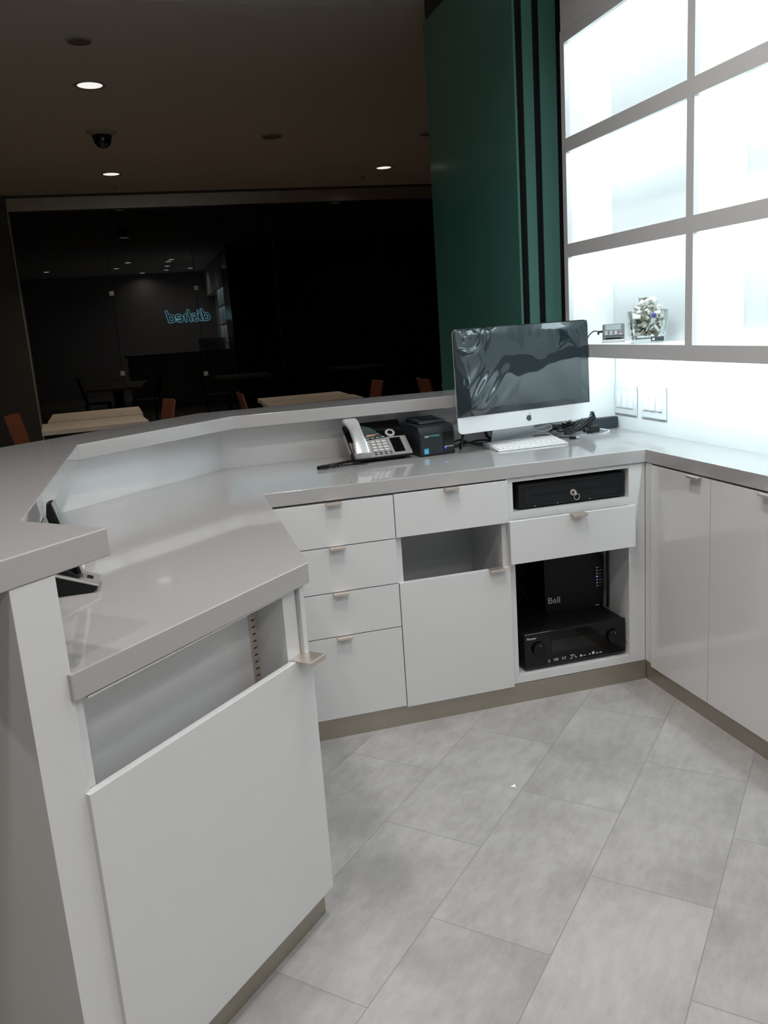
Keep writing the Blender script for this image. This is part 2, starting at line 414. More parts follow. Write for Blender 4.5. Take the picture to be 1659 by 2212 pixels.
# ------------------------------------------------------------------ cabinets
def handle(parent, xc, ztop, w=0.052):
    mb = MB().box(xc-w/2, xc+w/2, -0.020, 0.016, ztop, ztop+0.0018).box(xc-w/2, xc+w/2, -0.0218, -0.0200, ztop-0.006, ztop+0.0018)
    obj('handle', mb, 'steel', parent, 0.0004)
def carcass(t, w, d, shelves=(), back='white', front0=0.019, zb=0.076, top=0.846, m='white', stile=0.018):
    mb = MB()
    mb.box(0, stile, front0, d, zb, top).box(w-stile, w, front0, d, zb, top)
    mb.box(stile, w-stile, front0, d, zb, zb+0.026)
    mb.box(stile, w-stile, front0, d, top-0.012, top)
    for a, b in shelves: mb.box(stile, w-stile, front0, d-0.008, a, b)
    obj('body', mb, m, t)
    obj('back_panel', MB().box(stile, w-stile, d-0.007, d, zb+0.026, top-0.012), back, t)
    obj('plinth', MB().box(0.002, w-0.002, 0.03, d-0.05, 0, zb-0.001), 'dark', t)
G = 0.0016
# four-drawer unit
X1 = -1.385
t = thing('drawer_cabinet', 'white base unit with four stacked drawers beside the stone corner', 'cabinet', (X1, -0.004, 0))
w = -0.9635 - X1
carcass(t, w, 0.52)
for z0, z1 in ((0.6946, 0.847), (0.5351, 0.6946), (0.3770, 0.5351), (0.0764, 0.3770)):
    d = obj('drawer', MB().box(G, w-G, 0, 0.018, z0+G, z1-G), 'white', t, 0.0008)
    handle(d, w/2+0.003, z1-G)
# drawer over a wide door with a gap
X2 = -0.9635
t = thing('base_cabinet', 'white base unit with open gap between its top drawer and tall door', 'cabinet', (X2, -0.004, 0))
w = -0.5470 - X2
carcass(t, w, 0.34, ((0.700, 0.716),), stile=0.022)
d = obj('drawer', MB().box(G, w-G, 0, 0.018, 0.6946+G, 0.847), 'white', t, 0.0008); handle(d, w/2-0.003, 0.847)
d = obj('door', MB().box(G, w-G, 0, 0.018, 0.072, 0.5351-G), 'white', t, 0.0008); handle(d, w-0.055, 0.5351-G, 0.058)
# open unit for the electronics
X3 = -0.5465
t = thing('media_cabinet', 'white open unit holding black electronics under a half pulled drawer', 'cabinet', (X3, -0.004, 0))
w = 0.0035 - X3
mb = MB()
xl, xr = 0.023, 0.4825
mb.box(0, xl, 0.014, 0.53, 0.076, 0.850).box(xr, w, 0.014, 0.53, 0.076, 0.850)
mb.box(xl, xr, 0.014, 0.53, 0.076, 0.104).box(xl, xr, 0.014, 0.53, 0.836, 0.850).box(xl, xr, 0.014, 0.522, 0.699, 0.726)
obj('body', mb, 'white', t)
obj('back_panel', MB().box(xl, xr, 0.523, 0.53, 0.104, 0.836), 'cavity', t)  # dark sheet painting the shade of an open back into the cavity
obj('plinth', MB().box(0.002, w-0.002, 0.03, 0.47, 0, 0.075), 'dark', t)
for z in (0.80, 0.50, 0.16): obj('shelf_pin', MB().cyl((xr-0.004, 0.030, z), 0.004, 0.004, 0, 10), 'clip', t)
d = obj('drawer', MB().box(-0.010, 0.4845, -0.029, -0.011, 0.549, 0.7045).box(0.03, xr-0.008, -0.011, 0.46, 0.560, 0.66), 'white', t, 0.0008)
handle_mb = MB().box(0.222, 0.280, -0.053, -0.013, 0.7045, 0.7063).box(0.222, 0.280, -0.0548, -0.0530, 0.6965, 0.7063)
obj('handle', handle_mb, 'steel', d, 0.0004)
# right-hand run
labs = ['white glossy cupboard nearest the inner corner with one small pull', 'white glossy cupboard cut by the picture edge, beside the corner cupboard', 'white glossy cupboard at the far end of the run, beyond the picture edge']
edges = [-0.0367, -0.3797, -0.727, -1.073]
for lab, a, b in zip(labs, edges, edges[1:]):
    t = thing('wall_run_cabinet', lab, 'cabinet', (-0.003, a, 0), R(-90), 'glossy cupboards of the right run')
    w = a-b
    carcass(t, w, 0.23)
    d = obj('door', MB().box(G, w-G, 0, 0.018, 0.0675, 0.8465), 'white_gloss', t, 0.001); handle(d, w-0.073, 0.8465, 0.058)
t = obj('corner_filler', MB().box(0.0045, 0.0120, -0.036, 0.0085, 0.076, 0.850), 'white')
tag(t, 'narrow white filler strip closing the inner cabinet corner', 'filler')
# corner unit at 45 degrees
P2 = Vector((-1.8775, -1.3395))
t = thing('corner_cabinet', 'white angled unit with tall door below the near end of the worktop', 'cabinet', (P2.x, P2.y, 0), R(45))
w = 0.650
mb = MB()
mb.box(0.013, 0.03, 0.021, 0.255, 0.076, 0.850)
mb.box(0.5815, 0.628, 0.021, 0.045, 0.076, 0.850)               # face stile
mb.box(0.5815, 0.600, 0.045, 0.255, 0.076, 0.850)
mb.box(0.6345, 0.650, 0.012, 0.255, 0.076, 0.850)
mb.box(0.030, 0.5815, 0.021, 0.255, 0.076, 0.10)
mb.box(0.030, 0.5815, 0.006, 0.020, 0.8475, 0.8505)
obj('body', mb, 'white', t)
obj('back_panel', MB().box(0.030, 0.5812, 0.100, 0.110, 0.101, 0.8460), 'white', t)
obj('plinth', MB().box(0.014, 0.640, 0.028, 0.25, 0, 0.075), 'kick', t)
ps = obj('shelf_pilaster', MB().box(0.5530, 0.5770, 0.0970, 0.0998, 0.12, 0.845), 'steel', t)
for k in range(13): obj('slot', MB().box(0.5595, 0.5705, 0.0966, 0.0969, 0.832-k*0.0165, 0.8350-k*0.0165), 'slot', ps)
d = obj('door', MB().box(0.001, 0.648, 0.003, 0.0195, 0.0765, 0.6885), 'white', t, 0.001)
obj('handle', MB().box(0.586, 0.646, -0.034, 0.030, 0.6887, 0.691).box(0.586, 0.646, -0.037, -0.034, 0.679, 0.691), 'steel', d, 0.0005)
# end panel carrying the ledge
c0 = -0.556
def cs(c, s_): return ((s_+c)/2, (s_-c)/2)
ep = obj('end_panel', MB().prism([cs(c0, -3.2030), cs(c0, -3.3205), cs(c0-0.50, -3.3205), cs(c0-0.50, -3.2030)], 0, HL-0.0485), 'white', None, 0.001)
tag(ep, 'tall white end panel carrying the ledge at the near end', 'panel')

# ------------------------------------------------------------------ parked glass panels
def glass_panel(x0, x1, y0, y1, lab, edge=0.0):
    t = thing('sliding_glass_panel', lab, 'glass panel', ((x0+x1)/2, y0, 0), 0, 'parked sliding glass panels')
    h = (x1-x0)/2
    obj('glass', MB().box(-h, h, 0.004, y1-y0, 0.03, 3.02), 'green', t)
    obj('edge_profile', MB().box(-h, h, 0, 0.0035, 0.03, 3.02), 'green_edge', t)
    obj('bottom_rail', MB().box(-h, h, 0, y1-y0, 0.0, 0.029), 'beam', t)
    return t
glass_panel(-0.005, 0.005, 1.02, 2.20, 'dark green glass panel of the stack, widest face towards the room')
glass_panel(0.022, 0.070, 0.985, 2.15, 'green glass panel edge standing in the middle of the stack')
glass_panel(0.090, 0.168, 0.960, 2.15, 'broad green glass panel edge of the stack beside the lit shelf')
sl = MB().box(0.0055, 0.0215, 0.990, 2.1, 0.0, 3.02); tag(obj('panel_seal', sl, 'rubber'), 'black seal between the widest panel and the middle panel', 'seal', 'black panel seals')
sl = MB().box(0.0715, 0.0890, 0.966, 2.1, 0.0, 3.02); tag(obj('panel_seal', sl, 'rubber'), 'black seal between the middle panel and the broad panel', 'seal', 'black panel seals')
sl = MB().box(0.1695, 0.30, 0.957, 2.1, 0.0, 3.02); tag(obj('panel_seal', sl, 'rubber'), 'black seal right beside the lit shelf frame', 'seal', 'black panel seals')

# ------------------------------------------------------------------ things on the worktop
def build_monitor():
    t = thing('desktop_computer', 'silver all-in-one computer with wrinkled film over its black screen', 'computer', (-0.297, 0.369, HT), 0.165)
    w, h0, h1, ch = 0.619, 0.0790, 0.4715, 0.0627
    pitch = Matrix.Translation((0, 0, h0)) @ Matrix.Rotation(-0.022, 4, 'X') @ Matrix.Translation((0, 0, -h0))
    def rounded(x, z0, z1, r, n=6):
        pts = []
        for cx, cz, a0 in ((x-r, z0+r, -90), (x-r, z1-r, 0), (-x+r, z1-r, 90), (-x+r, z0+r, 180)):
            for k in range(n+1):
                a = R(a0+90*k/n); pts.append((cx+r*math.cos(a), cz+r*math.sin(a)))
        return pts
    # shell: thin edge and bulged back
    rings = []
    for y, s_ in ((0.0, 1.0), (0.006, 1.0), (0.016, 0.93), (0.028, 0.75), (0.036, 0.5), (0.040, 0.22)):
        zc_ = (h0+h1)/2
        rings.append([(px*s_, y, zc_+(pz-zc_)*s_) for px, pz in rounded(w/2, h0, h1, 0.020)])
    obj('shell', MB(pitch).loft(rings), 'alu', t)
    mb = MB(pitch)
    pts = [(x, z) for x, z in rounded(w/2, h0, h1, 0.020) if z < h0+ch-0.004]
    pts = [p for p in pts if p[0] > 0][::1] + [(w/2, h0+ch), (-w/2, h0+ch)] + [p for p in pts if p[0] < 0]
    mb.prism_ax(pts, -0.002, -0.0002, 1)
    chin = obj('chin', mb, 'alu_white', t)
    pts = [(x, z) for x, z in rounded(w/2, h0, h1, 0.020) if z > h1-0.0205]
    pts = [(w/2, h0+ch+0.0006)] + pts + [(-w/2, h0+ch+0.0006)]
    obj('screen', MB(pitch).prism_ax(pts, -0.002, -0.0002, 1), 'screen', t)
    # bitten apple emblem on the chin
    out = []
    for k in range(64):
        a = 2*math.pi*k/64
        r = 0.0125*(1 - 0.16*math.exp(-((a-math.pi/2)/0.35)**2) - 0.10*math.exp(-((a-3*math.pi/2)/0.30)**2))
        x, z = r*math.cos(a)*1.0, r*math.sin(a)*1.02
        if z < 0: x *= 1 - 0.30*(-z/0.0125)**2
        bx, bz, br = 0.0150, 0.0022, 0.0062
        dd = math.hypot(x-bx, z-bz)
        if dd < br: x = bx - math.sqrt(max(br*br-(z-bz)**2, 0))
        out.append((x, z))
    zl = h0+0.030; k_ = 1.0
    mb = MB(pitch); mb.prism_ax([(x*k_+0.012, z*k_+zl) for x, z in out], -0.0028, -0.0021, 1)
    leaf = [(0.000, 0.0135), (0.0016, 0.0172), (0.0050, 0.0200), (0.0052, 0.0168), (0.0032, 0.0142)]
    mb.prism_ax([(x*k_+0.012, z*k_+zl) for x, z in leaf], -0.0028, -0.0021, 1)
    obj('emblem', mb, 'logo', chin)
    # wrinkled film over the screen
    mb = MB(pitch); nx, nz = 110, 72
    z0, z1 = h0+ch+0.001, h1-0.003
    g = []
    for j in range(nz+1):
        row = []
        for i in range(nx+1):
            x = (i/nx-0.5)*(w-0.006); z = z0+(z1-z0)*j/nz
            fx, fz = i/nx, j/nz
            edge = min(1, 14*min(fx, 1-fx, fz, 1-fz))
            hgt = 0.0230*noise.noise(Vector((x*4.2+3.1, z*4.6+0.4, 0.7))) + 0.0022*noise.noise(Vector((x*10, z*8+5, 2.1)))
            hgt += 0.0011*noise.noise(Vector((x*17+9, z*12+z*x*9, 6.6)))
            hgt += 0.0042*(1-2*abs(noise.noise(Vector((x*7+1.3+z*3, z*4-x*3, 4.0)))))
            # gathered corner top left and folds lower left
            c = math.hypot((fx-0.09)*1.6, fz-0.90)
            hgt += 0.006*math.exp(-((c-0.16)/0.022)**2) + 0.004*math.exp(-(c/0.12)**2)*noise.noise(Vector((x*70, z*70, 1)))
            hgt += 0.0036*math.exp(-(((fx-0.22)/0.14)**2+((fz-0.24)/0.26)**2))*math.sin((fx*1.0-fz*0.45)*52)
            c2 = math.hypot((fx-0.96)*1.6, fz-0.88)
            hgt += 0.004*math.exp(-(c2/0.10)**2)*noise.noise(Vector((x*80, z*50, 9)))
            # taut pleats from the upper edge
            hgt += 0.0016*math.exp(-((1-fz)/0.10))*math.sin(fx*75+2*math.sin(fx*11))
            y = -0.0036 - 0.004*math.log(1+math.exp((hgt+0.005)/0.004))*edge
            row.append(mb.v((x, y, z)))
        g.append(row)
    for j in range(nz):
        for i in range(nx): mb.bm.faces.new((g[j][i], g[j][i+1], g[j+1][i+1], g[j+1][i]))
    obj('protective_film', mb, 'film', t, smooth=180)
    # stand: bent sheet neck and foot
    prof = [(0.040, 0.24), (0.046, 0.24), (0.070, 0.12), (0.100, 0.012), (0.100, 0.006), (0.190, 0.003), (0.190, 0.0), (0.030, 0.0), (0.030, 0.003), (0.090, 0.006), (0.0625, 0.12)]
    mb = MB()
    mb.hexa([(-0.10, y, z) for y, z in ((0.046, 0.25), (0.050, 0.25), (0.112, 0.006), (0.106, 0.006))], [(0.10, y, z) for y, z in ((0.046, 0.25), (0.050, 0.25), (0.112, 0.006), (0.106, 0.006))])
    obj('neck', mb, 'alu', t)
    obj('foot', MB().prism([(-0.10, 0.086), (0.10, 0.086), (0.10, 0.210), (-0.10, 0.210)], 0.0, 0.0055), 'alu', t, 0.002)
build_monitor()

def build_keyboard():
    t = thing('computer_keyboard', 'white and aluminium keyboard in front of the computer stand', 'keyboard', (-0.302, 0.298, HT), 0.02)
    w, d, h0, h1 = 0.300, 0.130, 0.006, 0.021
    sl_ = math.atan2(h1-h0, d)
    obj('case', MB().prism_ax([(0, 0.0005), (0, h0), (d, h1), (d, 0.0005)], -w/2, w/2, 0), 'alu_white', t, 0.0015)
    obj('battery_tube', MB().cyl((-w/2, d+0.004, 0.0105), 0.0105, w, 0, 20), 'alu_white', t)
    tilt = Matrix.Translation((0, 0, h0)) @ Matrix.Rotation(sl_, 4, 'X')
    rows = [14, 14, 14, 13, 12]
    kd = 0.0185; y = d-0.012
    obj_first = {}
    def key(x, y_, kw, kh):
        obj('key', MB(tilt).box(x, x+kw, y_-kh, y_, 0.0003, 0.0022), 'key_white', t, 0.0005, 1)
    x0 = -w/2+0.007; span = w-0.014
    for r_, n in enumerate(rows):
        kw = span/n
        for i in range(n): key(x0+i*kw+0.001, y-r_*0.0195, kw-0.002, 0.0165 if r_ else 0.011)
    x = x0
    for kw in (0.02, 0.02, 0.02, 0.025, 0.098, 0.025, 0.02, 0.0193, 0.0193, 0.0193):
        key(x+0.001, y-5*0.0195, kw-0.002, 0.0165); x += kw
build_keyboard()

def build_phone():
    t = thing('desk_phone', 'silver and black office phone with its handset on the left', 'phone', (-0.884, 0.370, HT), 0.05)
    pit_ = 0.95
    U = Vector((0, math.sin(pit_), math.cos(pit_))); Nn = Vector((0, -math.cos(pit_), math.sin(pit_)))
    F = Matrix(((1, U.x, Nn.x, 0), (0, U.y, Nn.y, 0), (0, U.z, Nn.z, 0.025), (0, 0, 0, 1)))
    w, h = 0.230, 0.194
    a = w/2
    # body in face coordinates: x right, y up the face, z outward
    obj('base', MB(F).box(-a, a, 0.0, h, -0.020, -0.008), 'black', t, 0.004)
    obj('lower_face', MB(F).prism([(-a, 0.0), (a, 0.0), (a, 0.098), (0.055, 0.100), (-0.035, 0.092), (-a, 0.088)], -0.0078, 0.0), 'silver', t, 0.002)
    obj('upper_face', MB(F).prism([(-a+0.012, 0.0885), (-0.035, 0.0925), (0.055, 0.1005), (a, 0.0985), (a, h), (-a+0.012, h)], -0.0078, 0.0005), 'black_gloss', t, 0.002)
    obj('display', MB(F).prism([(-0.050, 0.098), (0.028, 0.103), (-0.012, 0.160), (-0.050, 0.178)], 0.0007, 0.0013), 'dark_lcd', t)
    sw = MB(F)
    for k in range(7): sw.tube(spline([(-0.045+0.003*k, 0.104+0.001*k, 0.0016), (-0.034+0.004*k, 0.119-0.001*k, 0.0016), (-0.022+0.004*k, 0.112+0.001*k, 0.0016), (-0.010+0.004*k, 0.118, 0.0016)], 5), 0.0007, 5)
    obj('printed_swirl', sw, 'orange', t)
    obj('small_screen', MB(F).box(0.046, 0.089, 0.010, 0.090, 0.0001, 0.0012), 'black_gloss', t, 0.0005)
    dl = obj('dial', MB(F @ Matrix.Translation((0.058, 0.118, 0.0006))).lathe([(0.010, 0), (0.020, 0), (0.0185, 0.004), (0.0115, 0.004)], cap0=False, cap1=False), 'silver_l', t)
    obj('dial_centre', MB(F @ Matrix.Translation((0.058, 0.118, 0.0006))).cyl((0, 0, 0), 0.0098, 0.003), 'black_gloss', dl)
    for r_ in range(4):
        for c in range(3):
            x, y = -0.026+c*0.0225, 0.076-r_*0.0155
            obj('key', MB(F).box(x-0.0085, x+0.0085, y-0.0045, y+0.0045, 0.0002, 0.003), 'grey_key', t, 0.001, 1)
    for r_ in range(5):
        obj('side_key', MB(F).box(-0.051, -0.042, 0.078-r_*0.0135-0.003, 0.078-r_*0.0135+0.003, 0.0002, 0.0025), 'grey_key', t, 0.0008, 1)
    for c in range(4):
        x = -0.040+c*0.021
        obj('soft_key', MB(F).box(x-0.0075, x+0.0075, 0.0945+c*0.0016, 0.0975+c*0.0016, 0.0009, 0.0024), 'grey_key', t, 0.0006, 1)
    for r_ in range(2):
        for c in range(4):
            x, y = -0.030+c*0.020, 0.0165-r_*0.010
            obj('function_key', MB(F).box(x-0.005, x+0.005, y-0.0018, y+0.0018, 0.0002, 0.002), 'black', t, 0.0005, 1)
    for r_ in range(7):
        for x in (0.0395, 0.0975):
            obj('memory_key', MB(F).cyl((x, 0.016+r_*0.0115, 0.0002), 0.0030, 0.0018, 2, 10), 'silver_l', t, smooth=0)
    # handset arch along the left edge
    rings = []
    for k in range(15):
        s_ = k/14; y = -0.006+0.200*s_
        hh = 0.030 + 0.020*math.sin(math.pi*min(1, max(0, s_))) 
        wx = 0.027+0.004*math.cos(2*math.pi*s_)
        thick = 0.017+0.010*math.cos(2*math.pi*s_)**2
        ring = []
        for q in range(16):
            an = 2*math.pi*q/16
            cx_, cz_ = math.cos(an), math.sin(an)
            ring.append((-0.088+wx*math.copysign(abs(cx_)**0.6, cx_), y, hh-thick/2+thick/2*math.copysign(abs(cz_)**0.6, cz_)))
        rings.append(ring)
    hs = obj('handset', MB(F).loft(rings), 'silver_l', t, 0.003)
    obj('earpiece', MB(F).box(-0.113, -0.064, 0.140, 0.188, 0.001, 0.020), 'black', hs, 0.005)
    obj('mouthpiece', MB(F).box(-0.113, -0.064, -0.002, 0.045, 0.001, 0.020), 'black', hs, 0.005)
    # black easel stand under the body
    st = MB()
    st.prism_ax([(0.030, 0.0), (0.175, 0.0), (0.150, 0.095), (0.130, 0.095), (0.040, 0.030)], -0.085, 0.095, 0)
    obj('stand', st, 'black', t, 0.003)
    obj('side_bracket', MB(F).box(-a-0.006, -a-0.001, 0.045, 0.150, -0.030, -0.016), 'silver', t, 0.001)
    # coiled cord lying on the worktop
    inv = Matrix.Rotation(-0.05, 4, 'Z') @ Matrix.Translation((0.884, -0.370, 0))
    path = spline([inv @ Vector(p) for p in ((-0.992, 0.395, 0.012), (-1.02, 0.405, 0.010), (-1.07, 0.390, 0.008), (-1.125, 0.366, 0.008), (-1.146, 0.350, 0.008), (-1.125, 0.340, 0.008), (-1.06, 0.342, 0.008), (-0.965, 0.335, 0.008))], 30)
    L_ = []
    dist = 0
    for i, pnt in enumerate(path):
        if i: dist += (pnt-path[i-1]).length
        a_ = dist/0.0035*2*math.pi*0.55
        tng = (path[min(i+1, len(path)-1)]-path[max(i-1, 0)]).normalized()
        side = tng.cross(Vector((0, 0, 1))).normalized()
        L_.append(pnt + 0.0045*(math.cos(a_)*side + math.sin(a_)*Vector((0, 0, 1))))
    obj('coiled_cord', MB().tube(L_, 0.0026, 6), 'black', t)
build_phone()

def build_printer():
    t = thing('receipt_printer', 'dark charcoal receipt printer between the phone and the computer', 'printer', (-0.668, 0.377, HT), 0.085)
    w, d, h = 0.148, 0.195, 0.128
    a = w/2
    obj('body', MB().prism_ax([(0.003, 0.0), (0.0, 0.006), (0.0, 0.086), (0.012, 0.112), (0.045, 0.119), (d, 0.119), (d, 0.0)], -a, a, 0), 'charcoal', t, 0.003)
    obj('lid', MB().prism_ax([(0.045, 0.1195), (0.052, 0.131), (d-0.015, 0.137), (d-0.004, 0.1195)], -a+0.020, a-0.014, 0), 'charcoal', t, 0.004)
    obj('lid_window', MB().prism_ax([(0.075, 0.1325), (0.075, 0.1345), (0.120, 0.1362), (0.120, 0.134)], -0.030, 0.036, 0), 'black_gloss', t)
    obj('front_cover', MB().box(-a+0.004, 0.021, -0.0022, -0.0002, 0.008, 0.090), 'charcoal', t, 0.0008)
    obj('paper_exit', MB().box(0.024, 0.066, -0.0016, -0.0002, 0.030, 0.088), 'black_gloss', t)
    obj('feed_tray', MB().box(0.026, 0.064, -0.006, -0.0017, 0.030, 0.034), 'silver', t, 0.0005)
    obj('power_light', MB().sphere((0.031, -0.004, 0.027), 0.0042, u=12, v=8), 'blue_led', t)
    text('brand_mark', 'star', 0.0145, 'print', t, front_mtx(-0.044, -0.0026, 0.078), shear=0.25)
    bars = MB()
    for k in range(6): bars.box(-0.028+k*0.0062, -0.0232+k*0.0062, -0.0027, -0.0023, 0.0755, 0.0815)
    obj('model_mark', bars, 'teal_print', t)
    st = obj('energy_sticker', MB().box(-0.058, -0.039, -0.0029, -0.0023, 0.010, 0.031), 'cyan', t)
    obj('sticker_print', MB().box(-0.055, -0.042, -0.0034, -0.0030, 0.019, 0.0205).box(-0.055, -0.042, -0.0034, -0.0030, 0.0145, 0.0155), 'print', st)
build_printer()

# power brick against the end panel of the shelf
t = thing('power_brick', 'black rectangular power brick leaning on the white side panel', 'adapter', (0.160, 0.583, HT), 0.0)
obj('case', MB().box(-0.068, 0.068, -0.013, 0.015, 0.0, 0.050), 'charcoal', t, 0.006, 3)
t = thing('power_plug', 'chunky black plug lying among the cables before the power brick', 'plug', (0.075, 0.515, HT), 0.2)
obj('plug_body', MB().box(-0.028, 0.028, -0.014, 0.014, 0.0, 0.030), 'black', t, 0.006, 3)
obj('plug_collar', MB().cyl((-0.050, 0, 0.014), 0.007, 0.022, 0, 14, 0.011), 'black', t)

def cable(name, pts, r, m, label, group=None, n=10):
    o = obj(name, MB().tube(spline(pts, n), r, 8), m, smooth=60)
    return tag(o, label, 'cable', group)
Z = HT
cable('black_cable', [(-0.585, 0.50, Z+0.006), (-0.53, 0.515, Z+0.030), (-0.48, 0.52, Z+0.012), (-0.43, 0.53, Z+0.005), (-0.37, 0.545, Z+0.006)], 0.0035, 'black', 'black cable arching highest between the printer and the computer', 'black cables by the printer')
cable('black_cable', [(-0.575, 0.470, Z+0.004), (-0.52, 0.490, Z+0.022), (-0.475, 0.475, Z+0.010), (-0.44, 0.49, Z+0.004), (-0.38, 0.53, Z+0.014)], 0.0032, 'black', 'black cable looping lowest on the worktop right of the printer', 'black cables by the printer')
cable('black_cable', [(-0.578, 0.535, Z+0.004), (-0.50, 0.560, Z+0.004), (-0.42, 0.565, Z+0.012), (-0.35, 0.560, Z+0.004)], 0.0032, 'black', 'black cable lying along the low wall behind the printer', 'black cables by the printer')
cable('thick_power_cable', [(-0.545, 0.460, Z+0.005), (-0.515, 0.510, Z+0.040), (-0.490, 0.560, Z+0.072), (-0.47, 0.590, Z+0.100)], 0.006, 'black', 'thick black cable rising steeply behind the lower left of the computer', 'black cables by the printer')
cable('looped_cable', [(-0.365, 0.590, Z+0.080), (-0.385, 0.585, Z+0.050), (-0.375, 0.570, Z+0.016), (-0.32, 0.560, Z+0.012)], 0.006, 'black', 'black cable bent like a hook beside the computer stand')
tangle = []
random.seed(11)
for k in range(5):
    cx_, cy_ = -0.065+0.018*k, 0.545+0.008*math.sin(k*2)
    pts = []
    for j in range(9):
        a = 2*math.pi*j/4.2+k
        pts.append((cx_+0.040*math.cos(a)+0.010*random.uniform(-1, 1), cy_+0.028*math.sin(a), Z+0.018+0.020*abs(math.sin(a*1.4+k))+0.0035*k))
    tangle.append(pts)
nm = ['lowest', 'second lowest', 'middle', 'second highest', 'highest']
for k, pts in enumerate(tangle):
    cable('tangled_cable', pts, 0.0028, 'black', f'thin black cable in the tangle behind the keyboard, {nm[k]} of five', 'cable tangle behind the keyboard')
for k in range(4):
    o_ = 0.011*k
    cable('bundled_cable', [(-0.075, 0.48+o_*0.4, Z+0.010+o_*0.5), (-0.01, 0.490+o_*0.6, Z+0.022+o_*0.6), (0.055, 0.515+o_*0.5, Z+0.050+o_*0.8), (0.086, 0.525+o_*0.3, Z+0.064+o_*0.6), (0.092-o_*0.3, 0.535, Z+0.055+o_*0.3), (0.05, 0.53+o_*0.3, Z+0.026+o_*0.5), (-0.03, 0.505+o_*0.3, Z+0.010)], 0.0036, 'black',
          ['lowest black loop of the folded cable beside the power brick', 'second lowest black loop of the folded cable beside the power brick', 'second highest black loop of the folded cable beside the power brick', 'highest black loop of the folded cable beside the power brick'][k], 'folded cable loops by the power brick')
cable('plug_lead', [(0.100, 0.522, Z+0.012), (0.128, 0.520, Z+0.008), (0.142, 0.500, Z+0.003), (0.118, 0.470, Z+0.003), (0.090, 0.455, Z+0.003)], 0.0022, 'grey_key', 'thin pale lead curling on the bright worktop beside the plug')
t = thing('audio_jack', 'short black cable ending in a jack right of the keyboard', 'cable', (-0.105, 0.395, Z))
obj('lead', MB().tube(spline([(-0.045, 0.030, 0.006), (-0.02, 0.022, 0.010), (0.01, 0.010, 0.008)], 8), 0.0028), 'black', t)
obj('plug_body', MB().tube([(0.010, 0.010, 0.008), (0.035, -0.002, 0.007)], 0.0062, 12), 'black', t)
obj('tip', MB().tube([(0.035, -0.002, 0.007), (0.047, -0.007, 0.0065)], 0.0022, 8), 'silver_l', t)
cable('white_cable', [(-0.315, 0.470, Z+0.012), (-0.29, 0.475, Z+0.030), (-0.25, 0.480, Z+0.042), (-0.20, 0.485, Z+0.048), (-0.145, 0.485, Z+0.056), (-0.135, 0.480, Z+0.044), (-0.17, 0.478, Z+0.033), (-0.215, 0.480, Z+0.040)], 0.0024, 'white_cable', 'white cable looped in front of the computer stand, higher loop', 'white cables at the computer stand')
cable('white_cable', [(-0.225, 0.500, Z+0.075), (-0.222, 0.490, Z+0.048), (-0.218, 0.480, Z+0.030), (-0.17, 0.466, Z+0.026), (-0.145, 0.455, Z+0.018)], 0.0024, 'white_cable', 'white cable hanging down to the keyboard from the computer', 'white cables at the computer stand')

# switch plates
def switch_plate(y0, y1, z0, z1, lab):
    t = thing('switch_plate', lab, 'switch', (W, (y0+y1)/2, (z0+z1)/2), R(-90), 'light switch plates')
    w = abs(y1-y0); h = z1-z0
    obj('plate', MB().box(-w/2, w/2, -0.006, 0.001, -h/2, h/2), 'white', t, 0.003)
    for k in (-1, 0, 1):
        x = k*w*0.27
        obj('rocker', MB().hexa([(x-0.0175, -0.0062, -0.033), (x+0.0175, -0.0062, -0.033), (x+0.0175, -0.0062, 0.033), (x-0.0175, -0.0062, 0.033)],
                                [(x-0.0165, -0.0115, -0.032), (x+0.0165, -0.0115, -0.032), (x+0.0165, -0.0068, 0.032), (x-0.0165, -0.0068, 0.032)]), 'white', t, 0.0008)
switch_plate(0.600, 0.428, 0.962, 1.086, 'white triple switch plate nearest the white side panel')
switch_plate(0.393, 0.219, 0.962, 1.092, 'white triple switch plate farther from the side panel')

# card reader on the lowest shelf
ZS = 1.2718
t = thing('card_reader', 'small grey card terminal on the lowest lit shelf', 'card reader', (0.140, 0.455, ZS), R(-30))
tilt = Matrix.Rotation(R(-16), 4, 'X')
obj('base', MB().prism_ax([(-0.045, 0.0), (0.040, 0.0), (0.040, 0.012), (-0.045, 0.012)], -0.045, 0.045, 0), 'silver_l', t, 0.003)
obj('body', MB().prism_ax([(-0.040, 0.0125), (0.038, 0.0125), (0.032, 0.073), (-0.012, 0.073), (-0.036, 0.024)], -0.043, 0.043, 0), 'slate', t, 0.003)
fa = math.atan2(0.049, 0.024)
F = Matrix.Translation((0, -0.036, 0.024)) @ Matrix.Rotation(fa, 4, 'X')
obj('face', MB(F).box(-0.041, 0.041, 0.003, 0.052, 0.0005, 0.0025), 'slate', t, 0.001)
obj('screen', MB(F).box(-0.031, 0.029, 0.027, 0.050, 0.0027, 0.0036), 'lcd', t)
for r_ in range(3):
    for c in range(4):
        x = -0.028+c*0.0185; y = 0.009+r_*0.006
        obj('key', MB(F).box(x-0.0048, x+0.0048, y-0.0014, y+0.0014, 0.0027, 0.0042), 'red_key' if (c == 3 and r_ > 0) else 'silver', t, label='red key' if (c == 3 and r_ > 0) else None)
obj('slot', MB().box(-0.030, 0.030, -0.0405, -0.0390, 0.016, 0.0195), 'black_gloss', t)
obj('plug', MB().tube([(-0.0435, 0.0, 0.045), (-0.058, 0.0, 0.045), (-0.060, 0.0, 0.034)], 0.005, 10), 'black', t)
obj('lead', MB().tube(spline([(-0.058, 0.0, 0.045), (-0.075, 0.001, 0.049), (-0.095, 0.0, 0.036), (-0.108, -0.005, 0.014), (-0.118, -0.012, 0.004)], 8), 0.0024), 'black', t)

